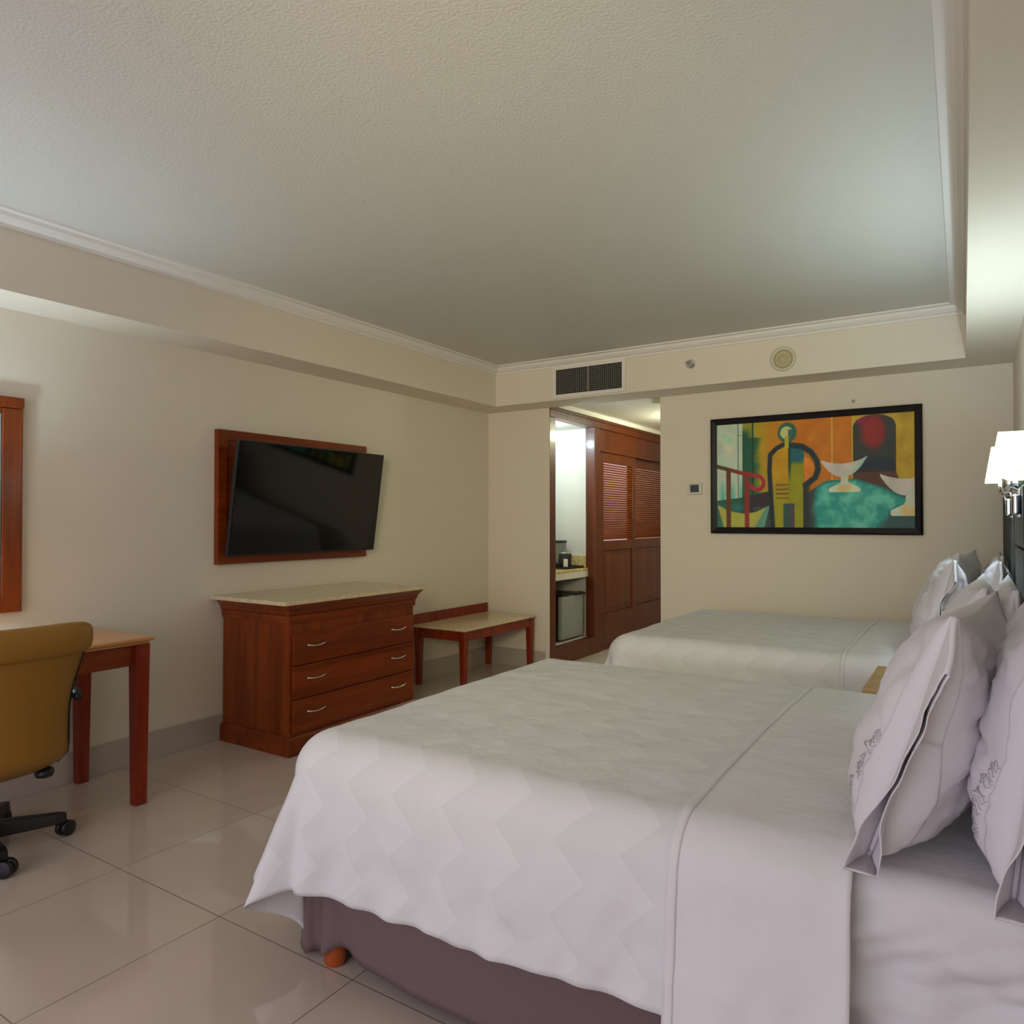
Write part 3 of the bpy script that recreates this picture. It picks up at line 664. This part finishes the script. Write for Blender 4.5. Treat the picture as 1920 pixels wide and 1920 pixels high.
B(-.375, .126, 3.04, 3.56, .615, .650).build('top', OAK, t, bevel=.003)
B(-.315, .12, 3.055, 3.545, .08, .609).build('cabinet', CHERRY, t, bevel=.003)
d = B(-.333, -.3155, 3.065, 3.535, .42, .60).build('drawer', CHERRYY, t, bevel=.003); ORG[d.name] = ORG[t.name]
M().lathe([(.004, -.334), (.004, -.345), (.012, -.350), (.010, -.358)][::-1], (0, 3.31, .51), 14, 'x').build('knob', CHROME, d, smooth=True)
B(-.28, .10, 3.07, 3.53, 0, .079).build('plinth', CHERRY, t)
def sconce(y, label, dx=0):
    t = thing('wall_sconce', label, 'wall lamp', (.127, y, 1.38), 'bedside wall lamps over the nightstand')
    m = M(); zb, zt = 1.455, 1.600; h0, h1 = .105, .092
    r0 = [(.186, y-h0), (.038+dx, y-h0), (.038+dx, y+h0), (.186, y+h0)]; r1 = [(.178, y-h1), (.061+dx, y-h1), (.061+dx, y+h1), (.178, y+h1)]
    vs = [(a, b, zb) for a, b in r0]+[(a, b, zt) for a, b in r1]
    m.add(vs, [(i, (i+1) % 4, 4+(i+1) % 4, 4+i) for i in range(4)]); m.build('lamp_shade', SHADE, t, solid=.003)
    m = M().lathe([(.016, 1.392), (.024, 1.396), (.024, 1.448), (.018, 1.453)], (.098, y, 0), 26); m.lathe([(.006, 1.453), (.006, 1.50)], (.098, y, 0), 12); m.build('lamp_holder', CHROME, t, smooth=True)
    m = B(.1185, .127, y-.05, y+.05, 1.30, 1.40); m.tube([(.122, y, 1.36), (.104, y, 1.365), (.098, y, 1.392)], .007); m.lathe([(.010, 1.31), (.014, 1.315), (.014, 1.375), (.010, 1.38)], (.112, y-.07, 0), 20)
    m.build('bracket', CHROME, t, bevel=.002)
    M().lathe([(.010, 1.50), (.018, 1.515), (.018, 1.535), (.006, 1.55)], (.098, y, 0), 18).build('bulb', BULB, t, smooth=True)
    return t
sconce(3.14, 'lit wall lamp with white shade on chrome bracket, nearer of the two')
sconce(3.745, 'lit wall lamp with white shade, mostly hidden behind the nearer lamp', -.012)

# ------------------------------------------------------------------ beds
X0, X1, Y0, Y1 = -1.72, .118, 1.462, 2.958       # outer faces of the near bed
DY = 2.19
def drape(a, b, W, Ltop, zt, r, slant, ox, oy, corner=.16, wr=1.0, crown=.012):
    """cloth point: a along the bed from the foot edge of the flat top, b across; negative = over the edge"""
    da = max(0, -a); db = max(0, -b, b-W); sg = -1 if b < 0 else 1
    px = max(a, 0); py = min(max(b, 0), W); d = math.hypot(da, db)
    cz = crown*math.sin(PI*py/W)*sm(-.1, .3, a)
    if d > 1e-9:
        dx, dy = -da/d, sg*db/d; q = r*PI/2
        if d < q: R_ = r*math.sin(d/r); z = r*(1-math.cos(d/r)); nrm = math.sin(d/r)
        else: R_ = r; z = r; nrm = 1
        e = max(0, d-q); phi = math.atan2(db, da) if da > 0 and db > 0 else (0 if db == 0 else PI/2)
        cf = math.sin(2*phi) if da > 0 and db > 0 else 0
        fold = cf*corner*(math.cos(7.2*(phi-1.222))*.9+.35)
        R_ += e*(slant+fold); z += e*math.sqrt(max(.2, 1-slant*slant))*(1-.03*cf)
        if da == 0:
            R_ += wr*(e*(.07*math.sin(px*11+noise.noise((px*3, 1, sg))*6)*.5+.13*noise.noise((px*9+e*2, e*1.5, sg*3)))+min(1, e*8)*.009*noise.noise((px*15+e*7, e*12, 5))-min(1, e*8)*.016*abs(noise.noise((px*6-e*7, e*6, 8)))) 
        elif db == 0: R_ += wr*e*.05*math.sin(py*15+2*noise.noise((py*3, 5, 0)))
    else: dx = dy = 0; R_ = 0; z = 0; nrm = 0
    n1 = noise.noise((a*2.2, b*2.2, 1.7))*.006+noise.noise((a*7, b*5, 4.1))*.0022+abs(noise.noise((a*2.1+b*1.2, b*7, 9.3)))*.004-abs(noise.noise((a*9-b*3, b*4+a, 2.3)))*.0025
    n1 *= wr
    return (ox+px+dx*(R_+n1*nrm), oy+py+dy*(R_+n1*nrm), zt-z+cz+n1*(1-nrm))
def cloth(name, mt, a0, a1, L0, L1, zt, r, slant, step=.013, corner=.16, wr=1.0, inset=0, grow=0, parent=None, lo=0, solid=.003, thick_edge=False):
    W = (Y1-Y0)+2*grow-2*r; ox = X0-grow+r; oy = Y0-grow+r
    A0 = a0; A1 = a1; na = max(2, int((A1-A0)/step)); nb = int((W+2*L1)/step)
    def f(u, v):
        a = A0+(A1-A0)*u; L = L0+(L1-L0)*min(1, max(0, a)/1.6); b = -L+(W+2*L)*v
        return drape(a, b, W, L, zt, r, slant, ox, oy, corner, wr), (a, b)
    m = M(); m.grid(na, nb, f, uvs=True)
    return m.build(name, mt, parent, smooth=True, org=((X0+X1)/2, (Y0+Y1)/2, .6) if parent is None else None, solid=solid)
bed = thing('bed', 'white made bed with mauve skirt in the foreground', 'bed', ((X0+X1)/2, (Y0+Y1)/2, 0), 'white double beds along the padded wall')
B(X0+.07, X1, Y0+.05, Y1-.05, .13, .335).build('box_base', DARK, bed, bevel=.02)
B(X0+.07, X1, Y0+.065, Y1-.065, .335, .620).build('mattress', SHEET, bed, bevel=.04, seg=4)
# fitted sheet with sagging creases
def fitted(u, v):
    a = -.31+(X1-X0-.06+.31)*u; W = (Y1-Y0)-.03-.10; b = -.40+(W+.80)*v
    p = drape(a, b, W, .4, .640, .05, .02, X0+.015+.05, Y0+.015+.05, .0, .35)
    k = 0
    if b < 0 or b > W:
        e = abs(b) if b < 0 else b-W
        k = .034*sm(.04, .2, e)*(noise.noise((a*2.3+e*1.5, e*10-a*1.6, 2))+.9*abs(noise.noise((a*4.5+e*3, e*13+a*4, 6)))+.35*noise.noise((a*13, e*22-a*7, 3))-.25)
    return (p[0], p[1]-(k if b < 0 else -k), p[2])
m = M(); m.grid(200, 230, fitted); m.build('fitted_sheet', SHEET, bed, smooth=True, solid=.002)
# skirt: gathered ribbon round three sides
path = [(X1, Y0+.018), (X0+.045, Y0+.018), (X0+.045, Y1-.018), (X1, Y1-.018)]
segl = [math.dist(path[i], path[i+1]) for i in range(3)]; TOT = sum(segl)
def skirt(u, v):
    s = u*TOT; i = 0; s0 = s
    while i < 2 and s > segl[i]: s -= segl[i]; i += 1
    f = s/segl[i]; p = Vector((path[i][0]+(path[i+1][0]-path[i][0])*f, path[i][1]+(path[i+1][1]-path[i][1])*f)); d = Vector((path[i+1][0]-path[i][0], path[i+1][1]-path[i][1])).normalized(); nrm = Vector((-d.y, d.x))*-1
    nrm = Vector((d.y, -d.x)) * (1 if i != 5 else 1)
    if i == 0: nrm = Vector((0, -1))
    elif i == 1: nrm = Vector((-1, 0))
    else: nrm = Vector((0, 1))
    dc = min(abs(s0-segl[0]), abs(s0-segl[0]-segl[1]))     # distance from a foot corner
    gath = math.exp(-(dc/.16)**2); amp = .006+.026*gath
    drop = 1-v; w = math.sin(s0*7+2*noise.noise((s0*2, 0, 0)))*.8+gath*math.sin(s0*42)
    p = p+nrm*(amp*w*(.25+drop)+.02*drop*(1-gath))
    hem = .040+.012*math.sin(s0*5.5)+.014*noise.noise((s0*4, 3, 0))
    hem += .036*math.exp(-((abs(s0-segl[0])-.15)/.05)**2)-.02*math.exp(-(dc/.07)**2)
    return (p.x, p.y, hem+(.345-hem)*v)
m = M(); m.grid(460, 14, skirt); m.build('bed_skirt', SKIRT, bed, smooth=True, solid=.003)
for lx in (X0+.135, X1-.15):
    for ly in (Y0+.046, Y1-.046): M().lathe([(.028, 0), (.031, .004), (.036, .13)], (lx, ly, 0), 22).build('leg', ORANGE, bed, smooth=True)
sp = cloth('bedspread', SPREAD, -.49, 1.13, .49, .42, .662, .12, .14, grow=.028, corner=.34)
tag(sp, 'white bedspread with woven diamond pattern draped over the near bed', 'bedspread', 'diamond pattern bedspreads on the beds')
# turned-down sheet: a wide band over the top that hangs longer
ts = thing('turned_down_sheet', 'smooth white sheet folded back across the head half of the near bed', 'sheet', ((X0+X1)/2, (Y0+Y1)/2, .6), 'folded back sheets on the beds')
def band_sheet(u, v):
    W = (Y1-Y0)+.066-.23; a = 1.096+.345*u; L = .67+.02*noise.noise((a*3, 1, 1)); b = -L+(W+2*L)*v
    p = drape(a, b, W, L, .668, .115, .13, X0-.033+.115, Y0-.033+.115, 0, .8)
    ed = math.exp(-((u)/.05)**2)*.003+math.exp(-((1-u)/.06)**2)*.006
    k = sm(0, .25, max(-b, b-W)); sgn = -1 if b < 0 else 1
    return (p[0]+.004*noise.noise((b*3, 2, a)), p[1]+sgn*ed*k, max(.02, p[2])+ed*(1-k))
m = M(); m.grid(34, 200, band_sheet); m.build('sheet_panel', SHEET, ts, smooth=True, solid=.005)
def hem_f(u, v):
    p = band_sheet(.012+.055*u, v); W = (Y1-Y0)+.066-.23; L = .67; b = -L+(W+2*L)*v; k = sm(0, .2, max(-b, b-W)); sgn = -1 if b < 0 else 1
    return (p[0], p[1]+sgn*.002*k, p[2]+.002*(1-k))
m = M(); m.grid(3, 200, hem_f); m.build('hem', SHEET, ts, smooth=True, solid=.002)

# pillows
def pillow(name, c, L, H, T, tilt, label, grp, seed, droop=.0, text=False, yaw=0.0, dents=1.0):
    t = thing(name, label, 'pillow', c, grp)
    C0 = Vector(c); st, ct = math.sin(tilt), math.cos(tilt); sy_, cy_ = math.sin(yaw), math.cos(yaw)
    def loc(x, y, z):
        X_ = x*ct+z*st; Z_ = -x*st+z*ct; return (C0.x+X_*cy_-y*sy_, C0.y+X_*sy_+y*cy_, C0.z+Z_)
    def P(u, v, side, off=0):
        y = L/2*u*(1-.075*u*u*(1-v*v)); z = H/2*v*(1-.10*v*v*(1-u*u))
        th = T/2*(max(0, 1-abs(u)**2.6)**.5)*(max(0, 1-abs(v)**2.4)**(.5 if v > 0 else .5+.16*v))*(1-.26*v)
        w = noise.noise((u*2.1+seed, v*2.1, side))*.016+noise.noise((u*6, v*6+seed, side*2))*.007-abs(noise.noise((u*3+v*1.5+seed, v*7-u*3, side*3)))*.012+abs(noise.noise((u*9-v*3, v*4+seed, side*5)))*.010*(abs(u)+abs(v))*.6
        th += dents*w*min(1, (1-abs(u))*5)*min(1, (1-abs(v))*5)
        z += H/2-droop*abs(u)*.1
        return loc(side*(th+.0012+off), y, z)
    m = M(); n_ = 44
    m.grid(n_, n_, lambda a, b: P(2*a-1, 2*b-1, 1)); k = len(m.v); m.grid(n_, n_, lambda a, b: P(2*a-1, 2*b-1, -1)); W_ = n_+1
    for i in range(n_):
        m.f += [(i*W_, (i+1)*W_, k+(i+1)*W_, k+i*W_), (i*W_+n_, (i+1)*W_+n_, k+(i+1)*W_+n_, k+i*W_+n_), (i, i+1, k+i+1, k+i), (n_*W_+i, n_*W_+i+1, k+n_*W_+i+1, k+n_*W_+i)]
    m.build('pillow_body', PILL, t, smooth=True)
    # open end of the pillowcase: a soft sleeve that runs on past the near end
    def sleeve(a, b):
        ang = 2*PI*a; v = math.sin(ang)*.995; side = 1 if math.cos(ang) >= 0 else -1
        us = -(.965-.05*(1-v)+.02*math.sin(v*6+seed)); u = us+(-1-us)*min(1, b/.6); e = max(0, (b-.6)/.4)
        p = Vector(P(u, v, side, .003*min(1, b*6+.4)))
        p.z = C0.z+(p.z-C0.z)*(1-.20*e*sm(-.2, 1, v))
        low = sm(0, 1, (-.35-v)/.65) if v < -.35 else 0; ctr = 1-v*v
        x = side*(.0008+.034*low*e*(1-.3*e))+e*(.014*math.sin(v*3.4+seed)*ctr+.006*noise.noise((v*5, e*2, seed)))
        return p+Vector((math.sin(yaw), -math.cos(yaw), 0))*e*(.055+.020*ctr*math.sin(v*2.2+seed)+.012*low)+Vector((x, 0, -.010*low*e))
    m = M(); m.grid(120, 20, sleeve); m.build('pillowcase_hem', PILL, t, smooth=True, solid=.002)
    if text:
        m = M(); rr = random.Random(int(seed*10))
        for i in range(19):
            if i in (5, 12): continue
            f_ = i/18; u0 = -.74-.13*f_; v0 = -.78+.66*f_; hl = .028+.026*rr.random(); pts = []
            for k_ in range(6):
                f = k_/5-.5; pts.append(P(u0+2*hl*f, v0+.022*math.sin(f*9+rr.random()*2)+.03*f, -1, .001))
            m.tube(pts, .0007, 5)
            if i % 3: m.tube([P(u0+hl, v0, -1, .001), P(u0+hl*.6, v0+.03, -1, .001), P(u0, v0+.026, -1, .001)], .0008, 5)
        m.build('embroidery', STITCH, t, smooth=True)
    return t
G = 'pillows standing against the headboards'
zc_ = .668
pA = pillow('pillow', (-.138, 1.79, zc_), .60, .475, .215, .30, 'large white pillow in front row of near bed, closest to the camera', G, 1.3, text=True, yaw=-.12)
pB = pillow('pillow', (.045, 1.75, zc_), .61, .45, .16, .12, 'white pillow cut by the right edge, behind the closest pillow', G, 2.1, text=True)
pA2 = pillow('pillow', (-.085, 2.51, zc_), .62, .46, .19, .22, 'bright white pillow of near bed, half hidden behind the closest pillow', G, 3.7)
pB2 = pillow('pillow', (.04, 2.50, zc_), .62, .45, .15, .09, 'white pillow in back row of near bed, farther from the camera', G, 4.4)
def copy_p(src, d, label, rz=0): r = dup(src, d, label, G); r.rotation_euler.z = rz; return r
# ------------------------------------------------------------------ second bed and its bedding
dup(bed, (0, DY, 0), 'white made bed farther back beneath the framed painting')
dup(sp, (0, DY, 0), 'white bedspread with woven diamond pattern on the far bed under the painting')
dup(ts, (0, DY, 0), 'smooth white sheet folded back near the pillows of the far bed')
copy_p(pA2, (-.115, 1.50, 0), 'white pillow in front row of far bed, nearer to the nightstand', .05)
copy_p(pA, (-.05, 2.90, .0), 'white pillow in front row of far bed, farther from the nightstand', 0)
copy_p(pB2, (.0, 1.52, 0), 'white pillow in back row of far bed, with open case end facing out')
copy_p(pB, (.005, 2.96, 0), 'white pillow in back row of far bed, against the grey channel headboard')
